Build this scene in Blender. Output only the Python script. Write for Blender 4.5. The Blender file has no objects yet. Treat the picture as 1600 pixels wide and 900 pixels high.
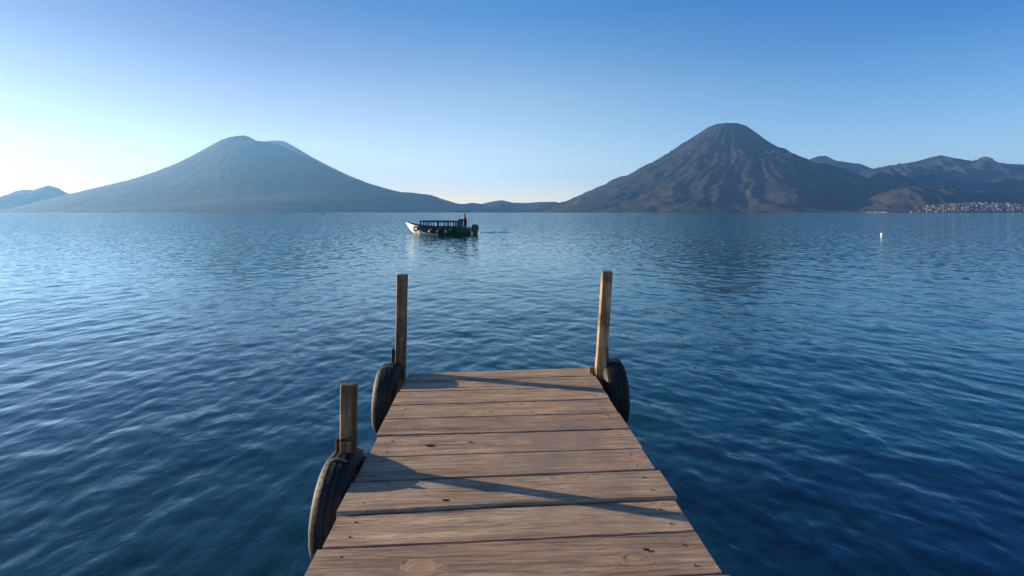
import bpy, bmesh, math, random
import numpy as np
from mathutils import Vector, Matrix, Euler

SC = bpy.context.scene
COL = SC.collection
PI = math.pi

# ------------------------------------------------------------------ camera
F = 1600 * 16.0 / 36.0            # focal length in photo pixels
HOR = 332.0                       # horizon row
YAW = math.radians(2.82)          # the camera looks a little right of the dock axis
CAM_Z = 2.0
DECK = 0.60
FWD = Vector((math.sin(YAW), math.cos(YAW), 0))
RGT = Vector((math.cos(YAW), -math.sin(YAW), 0))
cam = bpy.data.cameras.new('camera')
cam.lens = 16; cam.sensor_width = 36
cam.shift_y = -(450 - HOR) / 1600
cam.clip_start = 0.05; cam.clip_end = 80000
co = bpy.data.objects.new('camera', cam); COL.objects.link(co)
co.location = (0, 0, CAM_Z)
co.rotation_euler = (math.radians(90), 0, -YAW)
SC.camera = co

# ------------------------------------------------------------------ light
SKY_EL = [(1.80, 1.32, .92), (1.84, 1.19, .89), (1.36, 1.09, .88), (.44, .79, .94), (.44, .76, .94)]
SKY_AZ = [(.10, .33, .61), (.13, .38, .68), (.38, .66, .88), (1.08, 1.06, 1.03), (.69, .57, .66), (.42, .30, .42)]
SUN_EL = math.radians(11.0)
SUN_AZ = YAW + math.radians(-(90 - 13.5))      # clockwise from +Y
SUN = Vector((math.sin(SUN_AZ) * math.cos(SUN_EL), math.cos(SUN_AZ) * math.cos(SUN_EL), math.sin(SUN_EL)))
W = bpy.data.worlds.new('World'); SC.world = W; W.use_nodes = True
nt = W.node_tree; nt.nodes.clear()
sky = nt.nodes.new('ShaderNodeTexSky'); sky.sky_type = 'NISHITA'; sky.sun_disc = False
sky.sun_elevation = SUN_EL; sky.sun_rotation = SUN_AZ
sky.altitude = 1500; sky.air_density = 1.0; sky.dust_density = 0.25; sky.ozone_density = 3.0
bg = nt.nodes.new('ShaderNodeBackground'); bg.inputs['Strength'].default_value = 0.085
out = nt.nodes.new('ShaderNodeOutputWorld')
# clear mountain air: whiter to the horizon, deeper blue overhead and away from the sun (whole dome, smooth)
def sky_ramp(fac, stops):
    r = nt.nodes.new('ShaderNodeValToRGB'); cr = r.color_ramp; cr.interpolation = 'B_SPLINE' if len(stops) == 6 else 'LINEAR'
    while len(cr.elements) < len(stops): cr.elements.new(0.5)
    for e, (p, c) in zip(cr.elements, stops): e.position = p; e.color = (*c, 1)
    nt.links.new(fac, r.inputs[0]); return r.outputs[0]
def sky_mul(a, b):
    m = nt.nodes.new('ShaderNodeMix'); m.data_type = 'RGBA'; m.blend_type = 'MULTIPLY'; m.inputs[0].default_value = 1
    nt.links.new(a, m.inputs[6]); nt.links.new(b, m.inputs[7]); return m.outputs[2]
tc = nt.nodes.new('ShaderNodeTexCoord')
sp_ = nt.nodes.new('ShaderNodeSeparateXYZ'); nt.links.new(tc.outputs['Generated'], sp_.inputs[0])
dp = nt.nodes.new('ShaderNodeVectorMath'); dp.operation = 'DOT_PRODUCT'; dp.inputs[1].default_value = tuple(SUN)
nt.links.new(tc.outputs['Generated'], dp.inputs[0])
mr = nt.nodes.new('ShaderNodeMapRange'); mr.inputs['From Min'].default_value = -1; nt.links.new(dp.outputs['Value'], mr.inputs['Value'])
el = sky_ramp(sp_.outputs['Z'], [(0.0, SKY_EL[0]), (0.06, SKY_EL[1]), (0.25, SKY_EL[2]), (0.40, SKY_EL[3]), (0.8, SKY_EL[4])])
az = sky_ramp(mr.outputs[0], [(0.0, SKY_AZ[0]), (0.22, SKY_AZ[1]), (0.40, SKY_AZ[2]), (0.62, SKY_AZ[3]), (0.80, SKY_AZ[4]), (0.94, SKY_AZ[5])])
# the falling-off away from the middle fades towards the horizon
mr2 = nt.nodes.new('ShaderNodeMapRange'); mr2.inputs['From Max'].default_value = 0.30; mr2.inputs['To Min'].default_value = 0.62; mr2.inputs['To Max'].default_value = 0.0
nt.links.new(sp_.outputs['Z'], mr2.inputs['Value'])
mx = nt.nodes.new('ShaderNodeMix'); mx.data_type = 'RGBA'; mx.inputs[7].default_value = (1, 1, 1, 1)
nt.links.new(mr2.outputs[0], mx.inputs[0]); nt.links.new(az, mx.inputs[6])
nt.links.new(sky_mul(sky_mul(sky.outputs[0], el), mx.outputs[2]), bg.inputs[0]); nt.links.new(bg.outputs[0], out.inputs[0])
sl = bpy.data.lights.new('sun', 'SUN'); sl.energy = 5.0; sl.angle = math.radians(0.5); sl.color = (1, 0.82, 0.56)
so = bpy.data.objects.new('sun', sl); COL.objects.link(so)
so.location = (-50, 20, 60); so.rotation_euler = (-SUN).to_track_quat('-Z', 'Y').to_euler()
SC.view_settings.view_transform = 'Standard'; SC.view_settings.look = 'None'
SC.view_settings.exposure = 1.75; SC.view_settings.gamma = 1
SC.render.engine = 'CYCLES'
SC.cycles.use_denoising = True
SC.cycles.max_bounces = 8; SC.cycles.volume_bounces = 1
HAZE = 3.6e-5

rnd = random.Random(7)
rng = np.random.default_rng(11)

# ------------------------------------------------------------------ helpers
def at(x, y, z):
    """point of the horizontal plane z seen at photo pixel x, y"""
    d = F * (CAM_Z - z) / (y - HOR)
    p = RGT * ((x - 800) / F * d) + FWD * d
    return Vector((p.x, p.y, z))

def cam2world(X, Z):
    return RGT.x * X + FWD.x * Z, RGT.y * X + FWD.y * Z

def tag(o, label=None, cat=None, group=None, kind=None):
    if label: o['label'] = label
    if cat: o['category'] = cat
    if group: o['group'] = group
    if kind: o['kind'] = kind
    return o

def empty(name, loc=(0, 0, 0), rz=0.0):
    o = bpy.data.objects.new(name, None); COL.objects.link(o)
    o.location = loc; o.rotation_euler = (0, 0, rz); o.empty_display_size = 0.2
    return o

def obj(name, me, mat=None, parent=None, loc=None, smooth=False):
    o = bpy.data.objects.new(name, me); COL.objects.link(o)
    if mat is not None:
        for m in (mat if isinstance(mat, (list, tuple)) else [mat]): me.materials.append(m)
    if parent is not None: o.parent = parent
    if loc is not None: o.location = loc
    if smooth: me.polygons.foreach_set('use_smooth', [True] * len(me.polygons))
    return o

def from_bm(name, bm, mat, parent=None, loc=None, smooth=False):
    me = bpy.data.meshes.new(name); bm.normal_update(); bm.to_mesh(me); bm.free()
    return obj(name, me, mat, parent, loc, smooth)

def grid_mesh(name, P, wrap=False):
    """P: rows x cols x 3 array -> quad mesh through foreach_set"""
    n, m = P.shape[:2]
    me = bpy.data.meshes.new(name)
    idx = np.arange(n * m).reshape(n, m)
    if wrap:
        nx = np.roll(idx, -1, axis=1)
        q = np.stack([idx[:-1], nx[:-1], nx[1:], idx[1:]], -1).reshape(-1, 4)
    else:
        q = np.stack([idx[:-1, :-1], idx[:-1, 1:], idx[1:, 1:], idx[1:, :-1]], -1).reshape(-1, 4)
    me.vertices.add(n * m); me.vertices.foreach_set('co', P.reshape(-1).astype(np.float32))
    me.loops.add(q.size); me.loops.foreach_set('vertex_index', q.reshape(-1).astype(np.int32))
    me.polygons.add(len(q)); me.polygons.foreach_set('loop_start', np.arange(0, q.size, 4, dtype=np.int32))
    me.polygons.foreach_set('use_smooth', np.ones(len(q), dtype=bool))
    me.update(calc_edges=True)
    return me

def bm_box(bm, c, s, rot=None, mi=0):
    """box with centre c, full size s"""
    vs = []
    for dx in (-.5, .5):
        for dy in (-.5, .5):
            for dz in (-.5, .5):
                v = Vector((dx * s[0], dy * s[1], dz * s[2]))
                if rot: v = rot @ v
                vs.append(bm.verts.new(v + Vector(c)))
    for f in ((0, 1, 3, 2), (4, 6, 7, 5), (0, 4, 5, 1), (2, 3, 7, 6), (0, 2, 6, 4), (1, 5, 7, 3)):
        bm.faces.new([vs[i] for i in f]).material_index = mi
    return vs

def bm_bar(bm, a, b, w, h=None, seg=0):
    """bar from a to b; square w x h, or round with seg sides (radius w)"""
    a, b = Vector(a), Vector(b); d = (b - a)
    q = d.to_track_quat('Z', 'Y')
    if seg:
        ra = [a + q @ Vector((w * math.cos(2 * PI * k / seg), w * math.sin(2 * PI * k / seg), 0)) for k in range(seg)]
        rb = [p + d for p in ra]
        va = [bm.verts.new(p) for p in ra]; vb = [bm.verts.new(p) for p in rb]
        for k in range(seg):
            bm.faces.new((va[k], va[(k + 1) % seg], vb[(k + 1) % seg], vb[k]))
        bm.faces.new(va[::-1]); bm.faces.new(vb)
    else:
        h = h or w
        bm_box(bm, (a + b) / 2, (w, h, d.length), q.to_matrix())

def bar_obj(name, a, b, w, mat, parent, seg=6, h=None):
    bm = bmesh.new(); bm_bar(bm, a, b, w, h, seg)
    return from_bm(name, bm, mat, parent, smooth=False)

def bevel(bm, w, seg=2):
    bmesh.ops.bevel(bm, geom=bm.edges[:], offset=w, segments=seg, affect='EDGES', profile=0.6)

# value noise, numpy
def vnoise(x, y, seed=0, px=None):
    xi = np.floor(x).astype(np.int64); yi = np.floor(y).astype(np.int64)
    xf = x - xi; yf = y - yi
    u = xf * xf * xf * (xf * (xf * 6 - 15) + 10); v = yf * yf * yf * (yf * (yf * 6 - 15) + 10)
    def h(a, b):
        if px: a = np.mod(a, px)
        n = (a * 374761393 + b * 668265263 + seed * 974634777) & 0xFFFFFFFF
        n = ((n ^ (n >> 13)) * 1274126177) & 0xFFFFFFFF
        n = n ^ (n >> 16)
        return (n & 0xFFFF) / 32767.5 - 1.0
    a = h(xi, yi); b = h(xi + 1, yi); c = h(xi, yi + 1); d = h(xi + 1, yi + 1)
    return (a * (1 - u) + b * u) * (1 - v) + (c * (1 - u) + d * u) * v

def fbm(x, y, oct=4, seed=0, px=None, ridged=False):
    s = 0; a = 1.0; t = 0
    for k in range(oct):
        n = vnoise(x * 2 ** k, y * 2 ** k, seed + k * 17, px * 2 ** k if px else None)
        if ridged: n = 1 - 2 * np.abs(n)
        s = s + a * n; t += a; a *= 0.5
    return s / t

def sstep(a, b, x):
    t = np.clip((x - a) / (b - a), 0, 1)
    return t * t * (3 - 2 * t)

# ------------------------------------------------------------------ node helpers
class Mat:
    def __init__(self, name, rough=0.7, spec=0.4):
        self.m = bpy.data.materials.new(name); self.m.use_nodes = True
        self.t = self.m.node_tree; self.b = self.t.nodes['Principled BSDF']
        self.b.inputs['Roughness'].default_value = rough
        self.b.inputs['Specular IOR Level'].default_value = spec
    def n(self, typ, **kw):
        nd = self.t.nodes.new(typ)
        for k, v in kw.items():
            if k in nd.inputs: nd.inputs[k].default_value = v
            else: setattr(nd, k, v)
        return nd
    def l(self, a, b): self.t.links.new(a, b)
    def coords(self, kind='Object', scale=(1, 1, 1), random_offset=0.0):
        tc = self.n('ShaderNodeTexCoord'); mp = self.n('ShaderNodeMapping')
        mp.inputs['Scale'].default_value = scale
        self.l(tc.outputs[kind], mp.inputs[0])
        if random_offset:
            oi = self.n('ShaderNodeObjectInfo')
            mu = self.n('ShaderNodeMath', operation='MULTIPLY'); mu.inputs[1].default_value = random_offset
            self.l(oi.outputs['Random'], mu.inputs[0])
            cb = self.n('ShaderNodeCombineXYZ')
            for i in range(3): self.l(mu.outputs[0], cb.inputs[i])
            self.l(cb.outputs[0], mp.inputs['Location'])
        return mp.outputs[0]
    def noise(self, vec, scale, detail=4, rough=0.55, dist=0.0):
        nz = self.n('ShaderNodeTexNoise'); nz.inputs['Scale'].default_value = scale
        nz.inputs['Detail'].default_value = detail; nz.inputs['Roughness'].default_value = rough
        nz.inputs['Distortion'].default_value = dist
        if vec is not None: self.l(vec, nz.inputs['Vector'])
        return nz.outputs['Fac']
    def ramp(self, fac, stops, interp='LINEAR'):
        r = self.n('ShaderNodeValToRGB'); cr = r.color_ramp; cr.interpolation = interp
        while len(cr.elements) < len(stops): cr.elements.new(0.5)
        for e, (p, c) in zip(cr.elements, stops):
            e.position = p; e.color = (c, c, c, 1) if isinstance(c, (int, float)) else (*c, 1)
        self.l(fac, r.inputs[0]); return r.outputs[0]
    def mix(self, fac, a, b, mode='MIX'):
        mx = self.n('ShaderNodeMix', data_type='RGBA', blend_type=mode)
        if isinstance(fac, (int, float)): mx.inputs[0].default_value = fac
        else: self.l(fac, mx.inputs[0])
        for i, c in ((6, a), (7, b)):
            if isinstance(c, (tuple, list)): mx.inputs[i].default_value = (*c[:3], 1)
            else: self.l(c, mx.inputs[i])
        return mx.outputs[2]
    def color(self, s):
        if isinstance(s, (tuple, list)): self.b.inputs['Base Color'].default_value = (*s[:3], 1)
        else: self.l(s, self.b.inputs['Base Color'])
    def bump(self, h, strength=0.5, dist=0.01):
        b = self.n('ShaderNodeBump'); b.inputs['Strength'].default_value = strength; b.inputs['Distance'].default_value = dist
        self.l(h, b.inputs['Height']); self.l(b.outputs[0], self.b.inputs['Normal']); return b

def flat(name, c, rough=0.6, spec=0.4, var=0.25, scale=6.0):
    """plain painted / moulded surface with a little wear"""
    m = Mat(name, rough, spec)
    v = m.coords('Object', random_offset=20)
    f = m.noise(v, scale, 5)
    c2 = tuple(x * (1 - var) for x in c); c3 = tuple(min(1, x * (1 + var * .5)) for x in c)
    m.color(m.ramp(f, [(0.3, c2), (0.7, c3)]))
    m.bump(f, 0.15, 0.01)
    return m.m

# ------------------------------------------------------------------ materials of the setting
def water_material():
    m = Mat('lake_water', 0.05, 0.5)
    m.b.inputs['Specular IOR Level'].default_value = 0.0
    m.b.inputs['Subsurface Weight'].default_value = 1.0; m.b.inputs['Subsurface Radius'].default_value = (0.3, 0.8, 1.0); m.b.inputs['Subsurface Scale'].default_value = 1.0
    g = m.n('ShaderNodeNewGeometry')
    big = m.noise(g.outputs['Position'], 0.22, 3)
    m.color(m.ramp(big, [(0.3, (0.0001, 0.011, 0.0125)), (0.7, (0.0002, 0.0185, 0.0185))]))
    mp = m.n('ShaderNodeMapping'); mp.inputs['Scale'].default_value = (1.0, 0.8, 1); m.l(g.outputs['Position'], mp.inputs[0])
    a = m.noise(mp.outputs[0], 5.0, 3, 0.5, 0.4)
    b = m.noise(mp.outputs[0], 1.1, 2, 0.5, 0.3)
    ad = m.n('ShaderNodeMath', operation='MULTIPLY_ADD'); ad.inputs[1].default_value = 3.0
    m.l(b, ad.inputs[0]); m.l(a, ad.inputs[2])
    bp = m.bump(ad.outputs[0], 1.0, 0.012)
    # ripples finer than the mesh: a slope of their own
    ra = m.n('ShaderNodeAttribute', attribute_name='ripple')
    nz = m.n('ShaderNodeTexNoise'); nz.inputs['Scale'].default_value = 3.6; nz.inputs['Detail'].default_value = 2
    m.l(g.outputs['Position'], nz.inputs['Vector'])
    c0 = m.n('ShaderNodeVectorMath', operation='SUBTRACT'); c0.inputs[1].default_value = (.5, .5, .5); m.l(nz.outputs['Color'], c0.inputs[0])
    c1 = m.n('ShaderNodeVectorMath', operation='MULTIPLY'); c1.inputs[1].default_value = (RIPPLE, RIPPLE, 0); m.l(c0.outputs[0], c1.inputs[0])
    c2 = m.n('ShaderNodeVectorMath', operation='SCALE'); m.l(c1.outputs[0], c2.inputs[0]); m.l(ra.outputs['Fac'], c2.inputs['Scale'])
    c3 = m.n('ShaderNodeVectorMath', operation='ADD'); m.l(c2.outputs[0], c3.inputs[0]); m.l(bp.outputs[0], c3.inputs[1])
    c4 = m.n('ShaderNodeVectorMath', operation='NORMALIZE'); m.l(c3.outputs[0], c4.inputs[0]); m.l(c4.outputs[0], m.b.inputs['Normal'])
    gl = m.n('ShaderNodeBsdfGlossy'); gl.inputs['Roughness'].default_value = 0.05; gl.inputs['Color'].default_value = (0.77, 0.935, 1.0, 1)
    m.l(c4.outputs[0], gl.inputs['Normal'])
    fr = m.n('ShaderNodeFresnel'); fr.inputs['IOR'].default_value = 1.333; m.l(c4.outputs[0], fr.inputs['Normal'])
    pw = m.n('ShaderNodeMath', operation='POWER'); pw.inputs[1].default_value = 0.74; m.l(fr.outputs[0], pw.inputs[0])
    ms = m.n('ShaderNodeMixShader'); m.l(pw.outputs[0], ms.inputs[0]); m.l(m.b.outputs[0], ms.inputs[1]); m.l(gl.outputs[0], ms.inputs[2])
    m.l(ms.outputs[0], m.t.nodes['Material Output'].inputs['Surface'])
    return m.m
RIPPLE = 0.95

def hill_material(name, dry=0.5, seed=0.0, soft=False):
    m = Mat(name, 0.95, 0.1)
    g = m.n('ShaderNodeNewGeometry')
    mp = m.n('ShaderNodeMapping'); mp.inputs['Location'].default_value = (seed * 1000, 0, 0); m.l(g.outputs['Position'], mp.inputs[0])
    v = mp.outputs[0]
    f = m.noise(v, 0.0016, 6, 0.6)
    forest = m.ramp(m.noise(v, 0.011, 6, 0.8), [(0.36, (0.006, 0.007, 0.006)), (0.5, (0.020, 0.020, 0.016)), (0.66, (0.042, 0.038, 0.029))])
    if soft: forest = m.ramp(m.noise(v, 0.003, 4, 0.6), [(0.35, (0.016, 0.016, 0.013)), (0.65, (0.025, 0.024, 0.019))])
    field = m.ramp(m.noise(v, 0.009, 6, 0.8), [(0.36, (0.030, 0.032, 0.024)), (0.7, (0.088, 0.068, 0.052))])
    sx = m.n('ShaderNodeSeparateXYZ'); m.l(g.outputs['Position'], sx.inputs[0])
    low = m.n('ShaderNodeMapRange'); low.inputs['From Min'].default_value = 700; low.inputs['From Max'].default_value = 30
    low.inputs['To Min'].default_value = -0.25; low.inputs['To Max'].default_value = 0.15 * dry - 0.10
    m.l(sx.outputs['Z'], low.inputs['Value'])
    ad = m.n('ShaderNodeMath', operation='ADD'); m.l(f, ad.inputs[0]); m.l(low.outputs[0], ad.inputs[1])
    fac = m.ramp(ad.outputs[0], [(0.46, 0.0), (0.66, 0.8)])
    m.color(m.mix(fac, forest, field))
    m.bump(m.noise(v, 0.02, 6, 0.75), 0.3 if soft else 1.0, 22.0)
    return m.m

# ------------------------------------------------------------------ WATER
def build_water():
    a_f = math.radians(60)
    ang = np.concatenate([np.linspace(-a_f, a_f, 740, endpoint=False),
                          np.linspace(a_f, 2 * PI - a_f, 80, endpoint=False)]) + YAW
    r1 = np.exp(np.linspace(math.log(0.25), math.log(1.5), 40, endpoint=False))
    r2 = np.exp(np.linspace(math.log(1.5), math.log(90), 800, endpoint=False))
    r3 = np.exp(np.linspace(math.log(90), math.log(19500), 90))
    r = np.concatenate([r1, r2, r3])
    A, R = np.meshgrid(ang, r)
    X = R * np.sin(A); Y = R * np.cos(A); Z = np.zeros_like(X)
    sp = np.maximum(R * 0.0052, 0.004) * 3.2            # shortest wavelength the grid carries here
    inside = np.abs(((A - YAW + PI) % (2 * PI)) - PI) < a_f * 1.02
    warpx = fbm(X * .35, Y * .35, 2, 5) * 0.35; warpy = fbm(X * .35, Y * .35, 2, 9) * 0.35
    Xw = X + warpx; Yw = Y + warpy
    gust = 0.75 + 0.45 * fbm(X * 0.08, Y * 0.05, 3, 3)   # calmer and rougher patches
    N = 84
    lam = np.exp(np.linspace(math.log(0.12), math.log(3.6), N))
    dirs = rng.normal(math.radians(4), math.radians(66), N)
    ph = rng.uniform(0, 2 * PI, N)
    for k in range(N):
        L = lam[k]; kk = 2 * PI / L
        slope = 0.0108 * (0.75 + 0.5 * rng.random()) * (1.18 if L < 0.55 else 1.18 * (0.55 / L) ** 1.0)
        fade = sstep(1.0, 1.8, L / sp)
        arg = kk * (Xw * math.cos(dirs[k]) + Yw * math.sin(dirs[k])) + ph[k]
        w = np.sin(arg) + 0.18 * np.cos(2 * arg)
        Z += fade * w * slope / kk
    Z *= gust * (1 - 0.58 * sstep(7, 45, R))
    # wake ridges behind the lancha
    for (xa, xb, y0, hgt) in ((748, 812, 363.2, 0.11), (754, 786, 359.2, 0.07)):
        p, q = at(xa, y0, 0), at(xb, y0, 0)
        d = (q - p); Ln = d.length; d.normalize()
        tt = (X - p.x) * d.x + (Y - p.y) * d.y; ss = -(X - p.x) * d.y + (Y - p.y) * d.x
        Z += hgt * np.exp(-(ss / 0.28) ** 2) * sstep(-.3, .5, tt) * (1 - sstep(Ln * .6, Ln, tt))
    Z *= inside
    Z *= 1 - sstep(70, 90, R)
    P = np.stack([X, Y, Z], -1)
    me = grid_mesh('water', P, wrap=True)
    if me.polygons[5000].normal.z < 0: me.flip_normals()
    # slope of the ripples too small for the mesh, kept as a fixed property of the surface
    at_ = me.attributes.new('ripple', 'FLOAT', 'POINT')
    at_.data.foreach_set('value', (sstep(math.log(8), math.log(120), np.log(R))).reshape(-1).astype(np.float32))
    o = obj('water', me, water_material())
    tag(o, 'deep blue rippled lake stretching from the dock to the far mountains', kind='structure')
build_water()

# ------------------------------------------------------------------ VOLCANOES AND HILLS (camera-frame plan, then turned to the world)
def put_terrain(name, X, Z, H, mat, label, wrap=False):
    wx, wy = cam2world(X, Z)
    me = grid_mesh(name, np.stack([wx, wy, H], -1), wrap)
    if sum(p.normal.z for p in me.polygons[:200]) < 0: me.flip_normals()
    o = obj(name, me, mat)
    tag(o, label, kind='structure')
    return o

def cone(name, xpk, D, left, right, mat, label, seed, gul=1.0, nr=260, na=620):
    """a volcano: height is a function of the distance from its axis, taken on each flank from the skyline"""
    ax = np.array([(xpk - 800) / F * D, D]); Dn = np.hypot(*ax)
    def prof(pts):
        rr, hh = [], []
        for (x, y) in pts:
            u = np.array([(x - 800) / F, 1.0]); u /= np.hypot(*u)
            t = ax @ u; p = u * t
            rr.append(np.hypot(*(ax - p))); hh.append((HOR - y) / F * p[1])
        o = np.argsort(rr); return np.array(rr)[o], np.array(hh)[o]
    rl, hl = prof(left); rr_, hr = prof(right)
    rmax = max(rl[-1], rr_[-1]) * 1.15
    r = np.linspace(0, 1, nr) ** 1.15 * rmax
    th = np.linspace(0, 2 * PI, na, endpoint=False)
    T, R = np.meshgrid(th, r)
    perp = np.array([ax[1], -ax[0]]) / Dn          # to the right, seen from the camera
    w = sstep(-0.75, 0.75, np.cos(T) * perp[0] + np.sin(T) * perp[1])
    def ev(ra, ha):
        e = np.interp(R, np.concatenate([[0], ra, [ra[-1] * 1.3]]), np.concatenate([[ha[0]], ha, [-60]]))
        return e
    H = ev(rl, hl) * (1 - w) + ev(rr_, hr) * w
    hp = H.max()
    rel = np.clip(R / rmax, 0, 1)
    sw = fbm(T / (2 * PI) * 8, rel * 3, 3, seed, 8) * 0.035
    Tn = (T / (2 * PI) + sw * (0.3 + rel))
    g1 = fbm(Tn * 26, rel * 1.6 + 4, 3, seed + 1, 26, True)
    g2 = fbm(Tn * 70, rel * 3.5 + 9, 3, seed + 2, 70, True)
    X_ = ax[0] + R * np.cos(T); Z_ = ax[1] + R * np.sin(T)
    irr = np.clip(0.5 + 0.9 * fbm(Tn * 9, rel * 4 + 2, 3, seed + 8, 9), 0, 1)
    env = sstep(0.03, 0.30, rel) * (1 - 0.85 * sstep(0.55, 1.0, rel))
    H += gul * env * (82 * (g1 - 0.15) * (0.35 + 1.0 * irr) + 62 * g2 * (1.15 - 0.7 * irr) + 50 * fbm(X_ / 520, Z_ / 520, 5, seed + 14, None, True))
    X = ax[0] + R * np.cos(T); Z = ax[1] + R * np.sin(T)
    H += fbm(X / 420, Z / 420, 6, seed + 3) * 52 * gul * sstep(0.0, 0.25, rel) + fbm(X / 45, Z / 45, 2, seed + 4) * 7
    return put_terrain(name, X, Z, H, mat, label, wrap=True)

def ridge(name, D, pts, wf, wb, mat, label, seed, slope=0.0, rough=1.0, nx=420, ns=130, p=1.25):
    """a mountain range: a spine at distance D (drifting away with slope) with flanks wf metres to the front and wb behind"""
    xs = np.array([q[0] for q in pts], float); ys = np.array([q[1] for q in pts], float)
    px = np.linspace(xs[0], xs[-1], nx)
    Zs = D + slope * (px - xs[0])
    Hs = (HOR - np.interp(px, xs, ys)) / F * Zs
    Xs = (px - 800) / F * Zs
    s = np.linspace(-1, 1, ns)
    S, XX = np.meshgrid(s, Xs); _, ZZ = np.meshgrid(s, Zs); _, HH = np.meshgrid(s, Hs)
    wdt = np.where(S < 0, wf, wb)
    nrm = np.hypot(XX, ZZ)
    X = XX + S * wdt * (XX / nrm) * 0.5; Z = ZZ + S * wdt
    sp = fbm(X / 800, Z / 2200, 4, seed, None, True); sp2 = fbm(X / 260, Z / 600, 4, seed + 5, None, True)
    a = np.abs(S)
    prof = np.clip(1 - a * (1 + 0.28 * sp * (a > 0)), -0.1, 1) ** p if False else np.maximum(1 - a, 0) ** p
    env = np.sin(PI * np.clip(a, 0, 1)) ** 0.8 * (0.25 + 0.75 * sstep(0.02, 0.3, a))
    H = HH * prof + rough * HH * env * (0.30 * sp + 0.17 * sp2)
    H += fbm(X / 260, Z / 260, 4, seed + 9) * 18 * np.minimum(rough, .8) * np.clip(HH / 250, 0, 1) + fbm(X / 40, Z / 40, 2, seed + 11) * 4
    endf = np.minimum(1, np.minimum(px - xs[0], xs[-1] - px) / 12.0)[:, None]
    H = H * endf - 14 * (1 - np.maximum(1 - a, 0)) - 25 * (1 - endf)
    return put_terrain(name, X, Z, H, mat, label)

M_DRY = hill_material('volcano_slope', 1.0, 0.3)
M_FAR = hill_material('far_slope', 0.0, 1.7, True)
M_HILL = hill_material('dry_hill_slope', 1.25, 4.1)

cone('volcano', 1143, 8800,
     [(1143, 193), (1128, 194.5), (1115, 197), (1103, 203), (1090, 213), (1075, 225), (1060, 235), (1040, 248), (1010, 264), (980, 279), (950, 293), (920, 306), (900, 313), (880, 319), (850, 327), (820, 333)],
     [(1143, 193), (1153, 193), (1166, 197), (1180, 207), (1200, 222), (1220, 234), (1245, 247), (1262, 252), (1300, 264), (1340, 279), (1380, 296), (1430, 314), (1480, 330), (1500, 334)],
     M_DRY, 'tall dark volcano with gullied brown slopes on the right', 21)
cone('volcano', 375, 10500,
     [(375, 212), (360, 214), (345, 219), (325, 230), (300, 244), (275, 256), (240, 270), (200, 283), (165, 291), (130, 299), (105, 305), (60, 316), (0, 330)],
     [(375, 212), (388, 213.5), (397, 218), (404, 223), (420, 225), (440, 229), (456, 237), (490, 252), (520, 267), (550, 280), (580, 290), (620, 300), (660, 308), (690, 315), (730, 330)],
     M_FAR, 'broad hazy blue volcano on the left with a rounded summit', 33, gul=0.10)
cone('volcano', 430, 14000,
     [(430, 219.5), (415, 221), (400, 227), (380, 240), (340, 262), (280, 290), (200, 318), (140, 331)],
     [(430, 219.5), (447, 222), (456, 227), (468, 234), (490, 247.5), (520, 263), (550, 277), (580, 288.5), (620, 300), (655, 306), (675, 306), (690, 311), (720, 320), (760, 331)],
     M_FAR, 'pale second volcano shoulder just behind the left summit', 44, gul=0.12, nr=220, na=400)
ridge('hill', 9000, [(-420, 300), (-300, 292), (-200, 303), (-90, 310), (0, 310.5), (10, 306), (24, 298), (36, 296), (52, 296), (64, 291.5), (75, 289), (90, 293), (104, 302), (125, 314), (150, 326), (175, 331)],
      1100, 1500, M_FAR, 'low pale hill with a small peak at the far left shore', 51, rough=0.7)
ridge('hill_range', 15000, [(610, 330), (660, 313), (690, 314), (710, 318), (725, 318.5), (738, 316.5), (752, 318.5), (765, 315.5), (784, 312.5), (800, 316), (820, 317), (845, 315), (868, 315), (880, 318), (930, 320), (980, 331)],
      1500, 2000, M_FAR, 'low blue line of hills between the two volcanoes', 61, rough=0.5)
ridge('hill', 11000, [(800, 330), (825, 323), (845, 318), (860, 316), (875, 317), (890, 315), (905, 316), (930, 322), (960, 330)],
      900, 1200, M_FAR, 'low dark hill meeting the left foot of the right volcano', 65, rough=0.6)
ridge('hill_range', 13000, [(1180, 300), (1230, 258), (1265, 248), (1280, 243), (1291, 243), (1305, 250), (1325, 253), (1345, 256), (1360, 262), (1385, 270), (1440, 290)],
      1900, 1900, M_FAR, 'hill ridge just behind the right shoulder of the right volcano', 71, rough=0.6)
ridge('hill_range', 10800, [(1290, 300), (1340, 270), (1365, 263), (1390, 258), (1430, 252), (1455, 245), (1470, 242), (1490, 246), (1510, 250), (1550, 252), (1570, 255), (1600, 257), (1700, 250), (1850, 240), (2100, 262)],
      1900, 2200, M_HILL, 'long green brown mountain ridge along the right horizon', 81, rough=1.25)
ridge('hill_range', 8500, [(1325, 322), (1350, 286), (1365, 272), (1380, 269), (1400, 275), (1425, 279), (1455, 270), (1480, 278), (1540, 284), (1560, 275), (1600, 264), (1700, 252), (1850, 262), (2100, 290)],
      1250, 1100, M_DRY, 'dark shaded ridge in front of the right mountain ridge', 91, rough=1.2)
ridge('hill', 6100, [(1300, 329), (1340, 318), (1372, 303), (1402, 294), (1435, 291), (1460, 291), (1476, 299), (1492, 297), (1530, 297), (1552, 300), (1572, 311), (1600, 309), (1700, 300), (1900, 318)],
      650, 800, M_HILL, 'low sunlit brown hills above the far town', 95, rough=1.5)

TOWN = [(1330, 330), (1380, 327), (1420, 324), (1460, 320), (1490, 317.5), (1540, 316.5), (1580, 317.5), (1620, 320), (1700, 321), (1800, 326), (1900, 331)]
TD, TWF = 5300.0, 360.0
ridge('lake_shore', TD, TOWN, TWF, 500, M_HILL, 'gentle shore slope carrying the far lakeside town', 99, rough=0.05, nx=260, ns=60, p=0.9)

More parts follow.
